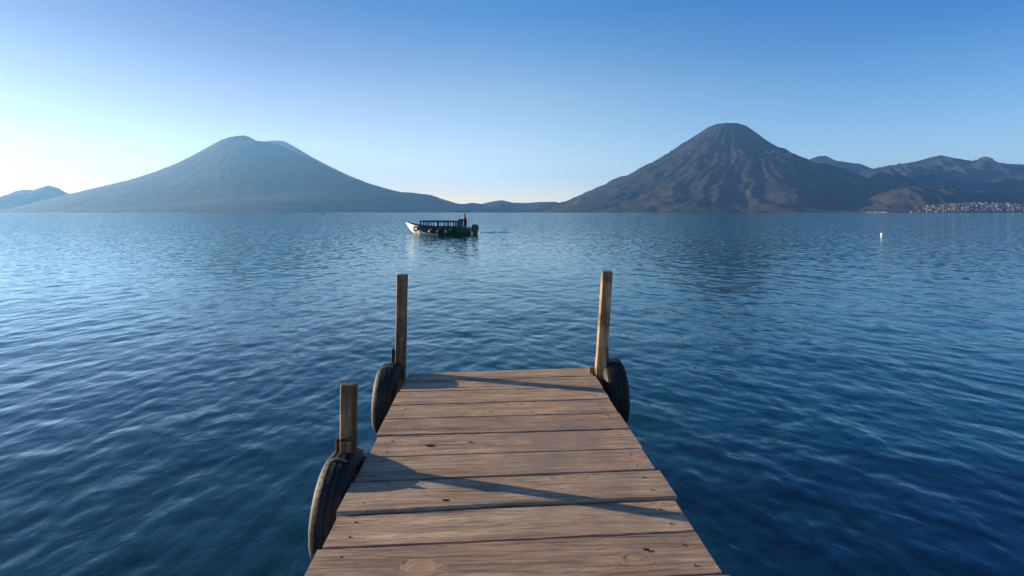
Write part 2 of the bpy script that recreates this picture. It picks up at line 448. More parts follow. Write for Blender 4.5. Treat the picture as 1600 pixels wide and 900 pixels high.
def house_bm(bm, c, w, d, h, rz, k):
    R3 = Matrix.Rotation(rz, 3, 'Z')
    bm_box(bm, (c[0], c[1], c[2] + h / 2), (w, d, h), R3, k)
    # pitched roof
    hw, hd, rise = w * .54, d * .54, h * .32
    pts = [Vector((sx * hw, sy * hd, h)) for sx, sy in ((-1, -1), (1, -1), (1, 1), (-1, 1))] + [Vector((-hw, 0, h + rise)), Vector((hw, 0, h + rise))]
    v = [bm.verts.new(R3 @ p + Vector(c)) for p in pts]
    for f in ((0, 1, 5, 4), (2, 3, 4, 5), (1, 2, 5), (3, 0, 4), (3, 2, 1, 0)):
        bm.faces.new([v[i] for i in f]).material_index = 4

def town():
    ws = [flat('house_wall_white', (0.42, 0.375, 0.33), 0.8), flat('house_wall_cream', (0.30, 0.24, 0.185), 0.8),
          flat('house_wall_grey', (0.24, 0.22, 0.21), 0.8), flat('house_wall_clay', (0.32, 0.20, 0.14), 0.8),
          flat('house_roof_sheet', (0.18, 0.15, 0.135), 0.7)]
    xs = np.array([q[0] for q in TOWN], float); ys = np.array([q[1] for q in TOWN], float)
    def spot(px, s):
        Hs = (HOR - np.interp(px, xs, ys)) / F * TD
        X = (px - 800) / F * TD; Z = TD - s * TWF
        X = X - s * TWF * X / math.hypot(X, TD) * 0.5
        h = Hs * (1 - s) ** 0.9 - 14 * s
        wx, wy = cam2world(X, Z); return (wx, wy, max(h, 1.0) - 2)
    bm = bmesh.new()
    for k in range(760):
        px = rnd.triangular(1405, 1620, 1525) if k > 160 else rnd.uniform(1180, 1420)
        s = rnd.uniform(0.02, 0.80) if k > 160 else rnd.uniform(0.5, .8)
        if px < 1335: continue
        if px < 1450 and rnd.random() < 0.55: continue
        w = rnd.uniform(8, 17)
        house_bm(bm, spot(px, s), w, rnd.uniform(8, 14), rnd.uniform(4, 9), rnd.uniform(-.5, .5), rnd.choice((0, 0, 0, 1, 1, 2, 3)))
    o = from_bm('far_town', bm, ws)
    tag(o, 'mass of tiny pale houses along the far right shore', 'town', kind='stuff')
    # trees between the houses and along the shore
    bm = bmesh.new()
    for k in range(420):
        px = rnd.triangular(1340, 1640, 1510); s = rnd.uniform(0.02, 0.86)
        x, y, z = spot(px, s); r = rnd.uniform(4, 9); hh = r * rnd.uniform(1.0, 1.7)
        ring = [bm.verts.new((x + r * math.cos(a) * rnd.uniform(.7, 1.2), y + r * math.sin(a) * rnd.uniform(.7, 1.2), z + hh * rnd.uniform(.5, .9))) for a in [2 * PI * q / 6 for q in range(6)]]
        tp = bm.verts.new((x, y, z + 2 * hh)); bt = bm.verts.new((x, y, z - 1))
        for q in range(6):
            bm.faces.new((ring[q], ring[(q + 1) % 6], tp)); bm.faces.new((ring[(q + 1) % 6], ring[q], bt))
    o = from_bm('far_trees', bm, M_FAR)
    tag(o, 'dark tree clumps among the houses of the far town', 'trees', kind='stuff')
    # the larger buildings that stand out of the mass
    for k, (px, s, w, h) in enumerate([(1567, .30, 26, 14), (1500, .45, 30, 11), (1516, .35, 24, 12), (1530, .55, 28, 10), (1544, .40, 22, 13), (1490, .60, 26, 9),
                                       (1478, .5, 24, 10), (1556, .62, 26, 10), (1440, .62, 30, 9), (1452, .55, 24, 9), (1580, .5, 22, 10), (1508, .70, 24, 9)]):
        t = empty('town_building', spot(px, s), rnd.uniform(-.3, .3))
        tag(t, 'large pale building standing out of the far lakeside town', 'building', 'larger buildings in the far lakeside town')
        b = bmesh.new(); bm_box(b, (0, 0, h / 2), (w, 16, h)); from_bm('wall', b, ws[k % 2], t)
        b = bmesh.new(); bm_box(b, (0, 0, h + .6), (w * 1.06, 17.5, 1.2)); from_bm('roof', b, ws[4], t)
town()

# ------------------------------------------------------------------ DOCK
def wood_plank():
    m = Mat('weathered_plank', 0.72, 0.25)
    v0 = m.coords('Object', (1, 1, 1), 37.0)
    # knots: sparse cells that pull the grain round them
    vo = m.n('ShaderNodeTexVoronoi'); vo.inputs['Scale'].default_value = 1.0; vo.inputs['Randomness'].default_value = 1
    mp2 = m.n('ShaderNodeMapping'); mp2.inputs['Scale'].default_value = (2.2, 4.4, 0.0); m.l(v0, mp2.inputs[0]); m.l(mp2.outputs[0], vo.inputs['Vector'])
    knot = m.ramp(vo.outputs['Distance'], [(0.0, 1.0), (0.10, 0.9), (0.27, 0.0)])
    # grain coordinate
    mp = m.n('ShaderNodeMapping'); mp.inputs['Scale'].default_value = (1.6, 26.0, 26.0); m.l(v0, mp.inputs[0])
    kx = m.n('ShaderNodeVectorMath', operation='MULTIPLY_ADD')
    cbk = m.n('ShaderNodeCombineXYZ'); m.l(knot, cbk.inputs[1]); m.l(knot, cbk.inputs[2])
    m.l(cbk.outputs[0], kx.inputs[0]); kx.inputs[1].default_value = (2.2, 2.2, 2.2); m.l(mp.outputs[0], kx.inputs[2])
    grain = m.noise(kx.outputs[0], 1.0, 6, 0.62, 0.5)
    fine = m.noise(kx.outputs[0], 5.0, 4, 0.7, 0.2)
    blot = m.noise(v0, 3.2, 4, 0.6)
    col = m.ramp(grain, [(0.27, (0.15, 0.086, 0.050)), (0.45, (0.41, 0.272, 0.168)), (0.62, (0.52, 0.372, 0.238)), (0.8, (0.64, 0.46, 0.315))])
    col = m.mix(m.ramp(fine, [(0.38, 0.62), (0.54, 0.0)]), col, (0.115, 0.082, 0.064))
    col = m.mix(m.ramp(blot, [(0.42, 0.0), (0.66, 0.75)]), col, (0.24, 0.172, 0.128))
    col = m.mix(m.ramp(knot, [(0.15, 0.0), (0.6, 0.6)]), col, (0.52, 0.30, 0.16))
    dot = m.ramp(vo.outputs['Distance'], [(0.03, 1.0), (0.065, 0.0)])
    col = m.mix(m.mix(0.6, (0, 0, 0), dot), col, (0.05, 0.028, 0.018))
    wear = m.noise(kx.outputs[0], 0.35, 5, 0.7, 1.2)
    col = m.mix(m.ramp(wear, [(0.52, 0.0), (0.64, 0.5)]), col, (0.155, 0.122, 0.098))
    mp3 = m.n('ShaderNodeMapping'); mp3.inputs['Scale'].default_value = (0.9, 70.0, 1.0); m.l(v0, mp3.inputs[0])
    split = m.ramp(m.noise(mp3.outputs[0], 1.0, 2, 0.5, 0.6), [(0.665, 0.0), (0.70, 0.85)])
    col = m.mix(split, col, (0.05, 0.033, 0.024))
    # each board its own tone
    oi = m.n('ShaderNodeObjectInfo')
    tone = m.ramp(oi.outputs['Random'], [(0, (0.86, 0.84, 0.84)), (0.5, (1.0, 1.0, 1.0)), (1, (1.1, 1.05, 1.0))])
    col = m.mix(1.0, col, tone, 'MULTIPLY')
    m.color(col)
    hh = m.n('ShaderNodeMath', operation='MULTIPLY_ADD'); hh.inputs[1].default_value = 0.5
    m.l(fine, hh.inputs[0]); m.l(grain, hh.inputs[2])
    hs = m.n('ShaderNodeMath', operation='MULTIPLY_ADD'); hs.inputs[1].default_value = -0.9
    m.l(split, hs.inputs[0]); m.l(hh.outputs[0], hs.inputs[2])
    m.bump(hs.outputs[0], 0.65, 0.006)
    return m.m

def wood_post(name='weathered_post', k=1.0):
    m = Mat(name, 0.7, 0.25)
    v0 = m.coords('Object', (26, 26, 1.5), 17.0)
    grain = m.noise(v0, 1.0, 6, 0.62, 0.6)
    v1 = m.coords('Object', (1, 1, 1), 9.0)
    blot = m.noise(v1, 5.0, 4, 0.6)
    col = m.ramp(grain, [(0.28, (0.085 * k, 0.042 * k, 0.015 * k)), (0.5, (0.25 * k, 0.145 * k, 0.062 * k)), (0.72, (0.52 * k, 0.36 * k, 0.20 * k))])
    col = m.mix(m.ramp(blot, [(0.44, 0.0), (0.66, 0.8)]), col, (0.055, 0.034, 0.022))
    m.color(col); m.bump(grain, 0.7, 0.008)
    return m.m

M_PLANK = wood_plank(); M_POST = wood_post('weathered_post', 0.62); M_POST_PALE = wood_post('sunlit_tone_post', 1.2)  # sun and shade put into the tone: right post paler, other posts darker
M_BEAM = flat('old_beam', (0.12, 0.085, 0.06), 0.85, 0.2)
M_NAIL = flat('rusty_nail', (0.07, 0.04, 0.03), 0.6, 0.5)

dock = empty('dock', (0.1, 1.5, 0))
tag(dock, 'wooden plank dock running out over the lake with upright corner posts', 'dock')
D_OFF = Vector((0.1, 1.5, 0))

def lx(y): return 640 - 0.508 * (y - 583)
def rx(y): return 920 + 0.6636 * (y - 574)
JOINTS = [(583, 574), (596, 587), (612, 604), (633.7, 623), (655, 645), (681, 670), (714.5, 700.7), (754, 734), (803, 777), (854.6, 826.6), (929, 894.7)]
ends = [(at(lx(a), a, DECK), at(rx(b), b, DECK)) for a, b in JOINTS]
l0, r0 = ends[-1]
while r0.y > -1.4:
    dy = rnd.uniform(0.225, 0.25)
    l0 = Vector((l0.x + rnd.uniform(-.003, .003), l0.y - dy + rnd.uniform(-.01, .01), DECK)); r0 = Vector((r0.x, r0.y - dy, DECK))
    ends.append((l0, r0))

_nb = bmesh.new(); bmesh.ops.create_cone(_nb, cap_ends=True, segments=8, radius1=0.0055, radius2=0.0042, depth=0.003)
NAIL = bpy.data.meshes.new('nail_head'); _nb.to_mesh(NAIL); _nb.free(); NAIL.materials.append(M_NAIL)
def plank(i, far, near, thick=0.045):
    (fl, fr), (nl, nr) = far, near
    c = (fl + fr + nl + nr) / 4
    gap = 0.0052 + rnd.random() * 0.0025
    dl, dr = rnd.uniform(-.008, .014), rnd.uniform(-.010, .016)
    wig = [rnd.uniform(-.0022, .0022) for _ in range(40)]
    bowf, bown = rnd.uniform(-.003, .003), rnd.uniform(-.003, .003)
    if i == 7: bown = 0.010        # the board whose near edge has drawn back and opened the joint
    zt = [0.0, -.001, .001, 0, .002, -.001, .002, 0.003, -.009, -.006, -.003][i] if i < 11 else rnd.uniform(-.004, .003)
    tw = rnd.uniform(-.002, .002)
    n = 22
    bm = bmesh.new(); rows = []
    for k in range(n + 1):
        t = k / n
        pf = fl.lerp(fr, t); pn = nl.lerp(nr, t)
        ex = (1 if k == n else 0) * dr - (1 if k == 0 else 0) * dl
        sag = 4 * t * (1 - t)
        yf = pf.y - gap + bowf * sag + wig[k]; yn = pn.y + gap + bown * sag + wig[(k * 7 + 3) % 40]
        z = zt + tw * (t - .5) * 2
        r = 0.0035
        prof = [(yf, -thick), (yf, -r * 1.4), (yf - r, 0), (pf.y * .5 + pn.y * .5, -0.0012), (yn + r, 0), (yn, -r * 1.4), (yn, -thick)]
        xx = pf.x * 1 + ex
        xn = pn.x + ex
        row = []
        for q, (yy, zz) in enumerate(prof):
            u = (yy - yf) / (yn - yf) if yn != yf else 0
            row.append(bm.verts.new((xx * (1 - u) + xn * u - c.x, yy - c.y, zz + z)))
        rows.append(row)
    for a, b in zip(rows, rows[1:]):
        for q in range(7):
            bm.faces.new((a[q], a[(q + 1) % 7], b[(q + 1) % 7], b[q]))
    bm.faces.new(rows[0][::-1]); bm.faces.new(rows[-1])
    bmesh.ops.recalc_face_normals(bm, faces=bm.faces)
    o = from_bm('plank', bm, M_PLANK, dock, c - D_OFF)
    if i < 14:
        for fx in (0.06, 0.94):
            for fy in (0.27, 0.74):
                p = fl.lerp(fr, fx + rnd.uniform(-.006, .006)).lerp(nl.lerp(nr, fx), fy + rnd.uniform(-.05, .05)) - c
                nail = bpy.data.objects.new('nail_head', NAIL); COL.objects.link(nail)
                nail.parent = o; nail.location = p + Vector((0, 0, zt + 0.0008))
    return o
PLANKS = [plank(i, ends[i], ends[i + 1]) for i in range(len(ends) - 1)]
# dark knots one can see from the end of the dock
M_KNOT = flat('dark_knot', (0.016, 0.010, 0.007), 0.9, 0.1)
for (kx, ky, ra_, rb_, pi_) in ((671, 696, .027, .013, 5), (735, 691, .013, .008, 5), (696, 783, .018, .007, 7), (1010, 857, .014, .008, 9)):
    bm = bmesh.new(); q = at(kx, ky, DECK); o_ = PLANKS[pi_]
    rim = [bm.verts.new((ra_ * math.cos(a) * (1 + .15 * math.sin(3 * a)), rb_ * math.sin(a) * (1 + .2 * math.cos(2 * a)), 0)) for a in [2 * PI * k / 16 for k in range(16)]]
    c_ = bm.verts.new((0, 0, -.0004))
    for k in range(16): bm.faces.new((rim[k], rim[(k + 1) % 16], c_))
    zt_ = max(v.co.z for v in o_.data.vertices)
    from_bm('knot', bm, M_KNOT, o_, Vector((q.x, q.y, 0)) - Vector((o_.location.x + D_OFF.x, o_.location.y + D_OFF.y, 0)) + Vector((0, 0, zt_ + .0006)))

# beams and cross joists under the boards, piles down into the lake
def beam(a, b, w, h):
    bm = bmesh.new(); a, b = Vector(a), Vector(b); d = b - a
    q = d.to_track_quat('Y', 'Z').to_matrix()
    bm_box(bm, (0, 0, 0), (w, d.length, h), q); bevel(bm, .004, 1)
    from_bm('beam', bm, M_BEAM, dock, (a + b) / 2 - D_OFF)
zb = DECK - 0.047 - 0.075
beam((-0.64, -1.35, zb), (-0.64, 3.92, zb), 0.06, 0.14)
beam((0.86, -1.35, zb), (0.80, 4.0, zb), 0.06, 0.14)
beam((0.11, -1.35, zb), (0.08, 3.95, zb), 0.06, 0.14)

def pile(x, y):
    bm = bmesh.new(); bmesh.ops.create_cone(bm, cap_ends=True, segments=14, radius1=.075, radius2=.07, depth=2.2)
    from_bm('pile', bm, M_POST, dock, Vector((x, y, zb - 0.075 - 1.1)) - D_OFF, True)
for yy in (-0.9, 1.2, 3.7):
    pile(-.60, yy); pile(.80, yy)

def post(base, top_h, w, dd, rot, leanx, leany, label, cleat=False, holes=True, mat=None):
    """square upright, from under water to top_h over the deck"""
    n = 9
    bm = bmesh.new()
    z0, z1 = -1.2 - DECK, top_h
    rows = []
    zs = [z0 + (z1 - z0) * k / 16 for k in range(17)]
    for k, z in enumerate(zs):
        row = []
        ch = 0.008
        for (sx, sy, ox, oy) in ((-1, -1, ch, 0), (-1, -1, 0, ch), (-1, 1, 0, -ch), (-1, 1, ch, 0), (1, 1, -ch, 0), (1, 1, 0, -ch), (1, -1, 0, ch), (1, -1, -ch, 0)):
            j = rnd.uniform(-.0012, .0012)
            row.append(bm.verts.new((sx * w / 2 + ox + j + leanx * z, sy * dd / 2 + oy + j + leany * z, z)))
        rows.append(row)
    for a, b in zip(rows, rows[1:]):
        for q in range(8): bm.faces.new((a[q], a[(q + 1) % 8], b[(q + 1) % 8], b[q]))
    top = [bm.verts.new(Vector(v.co) + Vector((-0.004 * (1 if v.co.x > leanx * z1 else -1), -0.004 * (1 if v.co.y > leany * z1 else -1), 0.004))) for v in rows[-1]]
    for q in range(8): bm.faces.new((rows[-1][q], rows[-1][(q + 1) % 8], top[(q + 1) % 8], top[q]))
    bm.faces.new(top); bm.faces.new(rows[0][::-1])
    bmesh.ops.recalc_face_normals(bm, faces=bm.faces)
    o = from_bm('post', bm, mat or M_POST, dock, Vector((base[0], base[1], DECK)) - D_OFF)
    o.rotation_euler = (0, 0, rot)
    o['label'] = label
    if holes:
        b = bmesh.new()
        ret = bmesh.ops.create_cone(b, cap_ends=True, segments=10, radius1=0.009, radius2=0.008, depth=0.006)
        for v in ret['verts']: v.co = Vector((v.co.x, v.co.z, v.co.y)) + Vector((leanx * (top_h - .045) + .004, -dd / 2 + leany * (top_h - .045) - .001, top_h - .045))
        from_bm('bolt_head', b, M_NAIL, o)
    return o

bL = at(625.5, 582, DECK); bR = at(938, 582, DECK); bF = at(544, 728, DECK)
pL = post(bL, 0.855, 0.084, 0.08, math.radians(-4), 0.020, 0.0, 'tall thin post at the far left corner')
pR = post(bR, 0.885, 0.090, 0.110, math.radians(-9), 0.066, 0.0, 'tall leaning post at the far right corner, sunlit on its left side', mat=M_POST_PALE)
pF = post(bF, 0.450, 0.086, 0.046, math.radians(-3), 0.012, 0.0, 'short stout post at the left side, nearest the viewer')
M_CLEAT = flat('dark_cleat', (0.05, 0.03, 0.02), 0.8, 0.2)
M_PALE = flat('pale_fresh_wood', (0.42, 0.28, 0.13), 0.7, 0.25)
def block(parent, c, s, mat, name='cleat'):
    bm = bmesh.new(); bm_box(bm, (0, 0, 0), s); bevel(bm, .004, 1)
    return from_bm(name, bm, mat, parent, c)
block(pF, (0.0, -0.023 - .007, 0.085), (0.066, 0.014, 0.17), M_POST, 'repair_board')
block(pF, (0.0, -0.037 - .004, 0.162), (0.064, 0.009, 0.012), M_CLEAT, 'strap')
block(pF, (0.0, -0.037 - .004, 0.088), (0.064, 0.009, 0.010), M_CLEAT, 'strap')
block(pF, (-0.052, 0.01, 0.07), (0.024, 0.05, 0.17), M_CLEAT, 'side_cleat')
block(pL, (-0.056, 0.0, 0.10), (0.03, 0.06, 0.22), M_CLEAT, 'side_cleat')
block(pR, (0.058, 0.03, 0.10), (0.026, 0.05, 0.26), M_CLEAT, 'side_cleat')
block(pR, (-0.075, -0.01, 0.015), (0.05, 0.05, 0.07), M_POST, 'cleat')

# ------------------------------------------------------------------ TYRES hung on the dock
def tyre_material():
    m = Mat('old_rubber', 0.62, 0.35)
    v = m.coords('Object', (1, 1, 1), 11)
    f = m.noise(v, 14, 5, 0.65); g = m.noise(v, 3.5, 3)
    c = m.ramp(f, [(0.3, (0.006, 0.006, 0.006)), (0.7, (0.014, 0.0135, 0.013))])
    c = m.mix(m.ramp(g, [(0.5, 0), (0.7, 0.5)]), c, (0.030, 0.028, 0.025))
    m.color(c); m.bump(f, 0.3, 0.004)
    return m.m
def side_material():
    m = Mat('sunlit_tone_sidewall', 0.7, 0.3)  # pale colour stands in for sunlight on the outer sidewall
    v = m.coords('Object', (1, 1, 1), 5)
    f = m.noise(v, 20, 5, 0.65)
    m.color(m.ramp(f, [(0.3, (0.09, 0.08, 0.068)), (0.7, (0.25, 0.225, 0.19))])); m.bump(f, 0.3, 0.004)
    return m.m
M_TYRE = tyre_material(); M_SIDE = side_material()
M_ROPE = flat('grey_rope', (0.20, 0.17, 0.13), 0.9, 0.1)

def tyre(center, R, wd, out_sign, yaw, label, ri=0.165):
    """axis along local X; out_sign the side away from the dock"""
    t = empty('tyre', center, yaw)
    tag(t, label, 'tyre', 'old tyres hung on the dock as fenders')
    n = 144
    h = wd / 2
    # tread cross-section from shoulder to shoulder (x, r, is_groove)
    prof = [(-h, R - .050, 0), (-h + .004, R - .026, 0), (-h + .016, R - .010, 0), (-h + .030, R - .003, 2), (-h * .42 - .005, R, 2), (-h * .42 - .004, R - .003, 1), (-h * .42 + .004, R - .003, 1), (-h * .42 + .005, R + .001, 0),
            (-.005, R + .002, 0), (-.004, R - .003, 1), (.004, R - .003, 1), (.005, R + .002, 0), (h * .42 - .005, R + .001, 0), (h * .42 - .004, R - .003, 1), (h * .42 + .004, R - .003, 1), (h * .42 + .005, R, 2),
            (h - .030, R - .003, 2), (h - .016, R - .010, 0), (h - .004, R - .026, 0), (h, R - .050, 0)]
    bm = bmesh.new(); rows = []
    for k in range(n):
        a = 2 * PI * k / n
        row = []
        for (x, r, g) in prof:
            rr = r - (0.0015 if (g == 2 and k % 3 == 0) else 0) + 0.002 * math.sin(3 * a + 1) + rnd.uniform(-.0006, .0006)
            row.append(bm.verts.new((x, rr * math.cos(a), rr * math.sin(a))))
        rows.append(row)
    for k in range(n):
        a, b = rows[k], rows[(k + 1) % n]
        for q in range(len(prof) - 1): bm.faces.new((a[q], a[q + 1], b[q + 1], b[q]))
    bmesh.ops.recalc_face_normals(bm, faces=bm.faces)
    from_bm('tread', bm, M_TYRE, t)
    for s in (-1, 1):
        pr = [(h, R - .050), (h + .005, R - .075), (h + .003, (R + ri) / 2), (h - .010, ri + .022), (h - .022, ri + .004), (h - .034, ri), (h - .040, ri + .012), (h - .020, R - .055), (h - .012, R - .052)]
        bm = bmesh.new(); rows = []
        for k in range(72):
            a = 2 * PI * k / 72
            rows.append([bm.verts.new((s * x, r * math.cos(a), r * math.sin(a))) for x, r in pr])
        for k in range(72):
            a, b = rows[k], rows[(k + 1) % 72]
            for q in range(len(pr) - 1): bm.faces.new((a[q], a[q + 1], b[q + 1], b[q]))
        bmesh.ops.recalc_face_normals(bm, faces=bm.faces)
        o = from_bm('sidewall', bm, M_SIDE if s == out_sign else M_TYRE, t, smooth=True)
        # raised ring near the shoulder
        bm = bmesh.new(); rows = []
        for k in range(96):
            a = 2 * PI * k / 96
            rows.append([bm.verts.new((s * x, r * math.cos(a), r * math.sin(a))) for x, r in ((h - .004, R - .036), (h + .004, R - .040), (h + .006, R - .052), (h + .001, R - .058))])
        for k in range(96):
            a, b = rows[k], rows[(k + 1) % 96]
            for q in range(3): bm.faces.new((a[q], a[q + 1], b[q + 1], b[q]))
        bmesh.ops.recalc_face_normals(bm, faces=bm.faces)
        from_bm('scuff_rib', bm, M_SIDE if s == out_sign else M_TYRE, o, smooth=True)
    # rope over the top
    bm = bmesh.new()
    for k in range(10):
        a0, a1 = PI * k / 10, PI * (k + 1) / 10
        p = lambda a: Vector((h * .75 * math.cos(a), -0.06, R - .062 + .070 * math.sin(a)))
        bm_bar(bm, p(a0), p(a1), 0.006, seg=6)
    from_bm('rope', bm, M_ROPE, t)
    return t

def camv(X, Z, z):
    p = RGT * X + FWD * Z; return Vector((p.x, p.y, z))
ZT = DECK - 0.19
tyre(camv(-0.925, 2.475, ZT - .008), 0.285, 0.16, -1, math.radians(0), 'worn black tyre under the short nearest post, left side of the dock')
tyre(camv(-1.035, 3.85, ZT + .012), 0.29, 0.17, -1, math.radians(0), 'worn black tyre below the tall far left corner post')
tyre(camv(0.880, 4.03, ZT), 0.29, 0.19, 1, math.radians(-2), 'worn black tyre below the leaning far right corner post')

# ------------------------------------------------------------------ LANCHA
M_WHITE = flat('white_hull_paint', (0.78, 0.74, 0.66), 0.45, 0.5, 0.2, 2)
M_GREEN = flat('dark_green_paint', (0.014, 0.085, 0.062), 0.4, 0.5, 0.35, 3)
M_NAVY = flat('navy_canvas', (0.012, 0.035, 0.075), 0.75, 0.2, 0.3, 4)
M_FRAME = flat('dark_blue_frame', (0.010, 0.030, 0.055), 0.5, 0.4)
M_MOTOR = flat('black_motor_cowl', (0.010, 0.012, 0.020), 0.3, 0.5)
M_FEND = flat('off_white_fender', (0.42, 0.40, 0.36), 0.5, 0.4)
M_BLACK = flat('black_rubber', (0.012, 0.012, 0.013), 0.6, 0.3)
M_FLOOR = flat('boat_floor', (0.10, 0.11, 0.11), 0.7, 0.3)
M_CURT = flat('pale_side_curtain', (0.62, 0.68, 0.74), 0.5, 0.3)

S = 2 * F / (366 - HOR) / F       # metres per photo pixel at the boat
def boat():
    ctr = at(692, 366, 0)
    t = empty('passenger_boat', ctr, -YAW - math.radians(9))    # local +X = stern, bow away a little
    tag(t, 'long open passenger boat with white bow, dark green stern and low blue canopy', 'boat')
    X = lambda px: (px - 692) * S * 1.012
    # stations: px, half beam, gunwale height, keel height
    ST = [(632, .03, 1.14, 1.00), (636, .16, 1.06, .62), (641, .34, .98, .22), (648, .56, .88, -.05), (658, .76, .77, -.20), (670, .86, .69, -.26),
          (690, .92, .63, -.28), (710, .92, .63, -.28), (725, .90, .62, -.27), (739, .86, .55, -.24)]
    xs = [s[0] for s in ST]
    def st(px):
        return tuple(float(np.interp(px, xs, [s[i] for s in ST])) for i in (1, 2, 3))
    pxs = np.concatenate([np.linspace(632, 660, 15), np.linspace(664, 739, 20)])
    bm = bmesh.new(); rows = []
    for px in pxs:
        b, g, k = st(px)
        c = [(0, k), (.45 * b, k + .10 * (g - k)), (.80 * b, k + .32 * (g - k)), (.93 * b, k + .62 * (g - k)), (b, g), (b * .93, g), (b * .86, k + .62 * (g - k)), (b * .74, k + .40 * (g - k)), (0, k + .38 * (g - k))]
        row = [bm.verts.new((X(px), -y, z)) for y, z in c] + [bm.verts.new((X(px), y, z)) for y, z in c[-2:0:-1]]
        rows.append(row)
    m = len(rows[0])
    for a, b in zip(rows, rows[1:]):
        for q in range(m): bm.faces.new((a[q], a[(q + 1) % m], b[(q + 1) % m], b[q]))
    bm.faces.new(rows[0][::-1]); bm.faces.new(rows[-1])
    bmesh.ops.recalc_face_normals(bm, faces=bm.faces)
    hull = from_bm('hull', bm, M_WHITE, t, smooth=False)
    # painted dark side panels, proud of the hull
    for s, nm in ((-1, 'side_panel'), (1, 'side_panel')):
        bm = bmesh.new(); prev = None
        for px in np.linspace(657, 739.3, 30):
            b, g, k = st(px)
            lo = .50 - .10 * min(1, max(0, px - 660) / 12) - .14 * min(1, max(0, px - 684) / 10)
            lo += .25 * max(0, (664 - px) / 7)
            def side(f):
                if f < .62: y = b * (.80 + .13 * (f - .32) / .30)
                else: y = b * (.93 + .07 * (f - .62) / .38)
                return y, k + f * (g - k)
            r = [bm.verts.new((X(px), s * (side(f)[0] + e), side(f)[1])) for f, e in ((lo, .012), (.64, .014), (.9, .014), (1.0, .014), (1.02, 0.0))]
            if prev:
                for q in range(4): bm.faces.new((prev[q], prev[q + 1], r[q + 1], r[q]))
            prev = r
        bmesh.ops.recalc_face_normals(bm, faces=bm.faces)
        from_bm(nm, bm, M_GREEN, hull)
    # rub rail along the gunwale
    for s in (-1, 1):
        bm = bmesh.new(); pts = []
        for px in np.linspace(633, 739, 24):
            b, g, k = st(px); pts.append(Vector((X(px), s * (b + .01), g + .01)))
        for a, b in zip(pts, pts[1:]): bm_bar(bm, a, b, .022, seg=6)
        from_bm('rub_rail', bm, M_NAVY, t)
    # foredeck
    bm = bmesh.new(); prev = None
    for px in np.linspace(634, 659, 9):
        b, g, k = st(px); r = [bm.verts.new((X(px), y * b * .95, g + .02 + .04 * (1 - y * y))) for y in (-1, -.5, 0, .5, 1)]
        if prev:
            for q in range(4): bm.faces.new((prev[q], prev[q + 1], r[q + 1], r[q]))
        prev = r
    bmesh.ops.recalc_face_normals(bm, faces=bm.faces); from_bm('foredeck', bm, M_NAVY, t)
    # stern deck
    bm = bmesh.new(); bm_box(bm, (X(734), 0, .50), (X(739) - X(729), 1.55, .05)); from_bm('stern_deck', bm, M_GREEN, t)
    # benches
    for px in (668, 677, 686, 695, 704):
        bm = bmesh.new(); bm_box(bm, (X(px), 0, .34), (.28, 1.5, .05)); from_bm('bench', bm, M_FLOOR, t)
    # low canopy: posts, rails, roof, far-side curtain
    H1, H2 = 1.20, 1.24
    for px in (660.5, 665.5, 673, 678.5, 689.5, 693.5, 705, 708, 717.5):
        for s in (-1, 1):
            b, g, k = st(px)
            w = .07 if px not in (689.5, 705, 660.5) else .12
            bm = bmesh.new(); bm_box(bm, (X(px), s * (b * .93), (g + H1) / 2), (w, .04, H1 - g)); from_bm('canopy_post', bm, M_FRAME, t)
    for s in (-1, 1):
        bm = bmesh.new(); bm_bar(bm, (X(659.5), s * .80, H1), (X(718), s * .86, H1 - .02), .06, .13); from_bm('canopy_rail', bm, M_NAVY, t)
    bm = bmesh.new(); prev = None
    for px in np.linspace(659.5, 718, 10):
        r = [bm.verts.new((X(px), y * .87, H2 - .01 + .03 * (1 - y * y))) for y in (-1, -.5, 0, .5, 1)] + [bm.verts.new((X(px), y * .87, H2 - .04 + .03 * (1 - y * y))) for y in (1, .5, 0, -.5, -1)]
        if prev:
            for q in range(10): bm.faces.new((prev[q], prev[(q + 1) % 10], r[(q + 1) % 10], r[q]))
        else: bm.faces.new(r)
        prev = r
    bm.faces.new(prev[::-1]); bmesh.ops.recalc_face_normals(bm, faces=bm.faces)
    from_bm('canopy_roof', bm, M_NAVY, t)
    for px in (664, 671, 679, 686, 693, 700, 708):
        bm = bmesh.new(); bm_bar(bm, (X(px), -.6, H2), (X(px), -.6, H2 + .14), .012, seg=5); from_bm('roof_peg', bm, M_FRAME, t)
    bm = bmesh.new(); bm_bar(bm, (X(660), -.86, .72), (X(718), -.88, .70), .05, .16); from_bm('side_board', bm, M_NAVY, t)
    # steering console
    bm = bmesh.new(); bm_box(bm, (X(719.5), .0, .90), (.34, .9, .90)); bm_box(bm, (X(720), .0, 1.38), (.16, .8, .10)); bevel(bm, .02, 1)
    from_bm('console', bm, M_GREEN, t)
    bm = bmesh.new()
    for k in range(14):
        a0, a1 = 2 * PI * k / 14, 2 * PI * (k + 1) / 14
        p = lambda a: Vector((X(722.8), .18 * math.cos(a), 1.28 + .18 * math.sin(a)))
        bm_bar(bm, p(a0), p(a1), .015, seg=5)
    from_bm('steering_wheel', bm, M_BLACK, t)
    # small thin awning over the driver
    for px, s in ((716, -.5), (716, .5), (732, -.5), (732, .5)):
        bm = bmesh.new(); bm_bar(bm, (X(px), s, .6), (X(px), s, 2.08), .011, seg=5); from_bm('awning_pole', bm, M_FRAME, t)
    bm = bmesh.new(); bm_box(bm, (X(723), 0, 2.10), (X(734) - X(712), 1.15, .03)); bevel(bm, .008, 1); from_bm('awning', bm, M_NAVY, t)
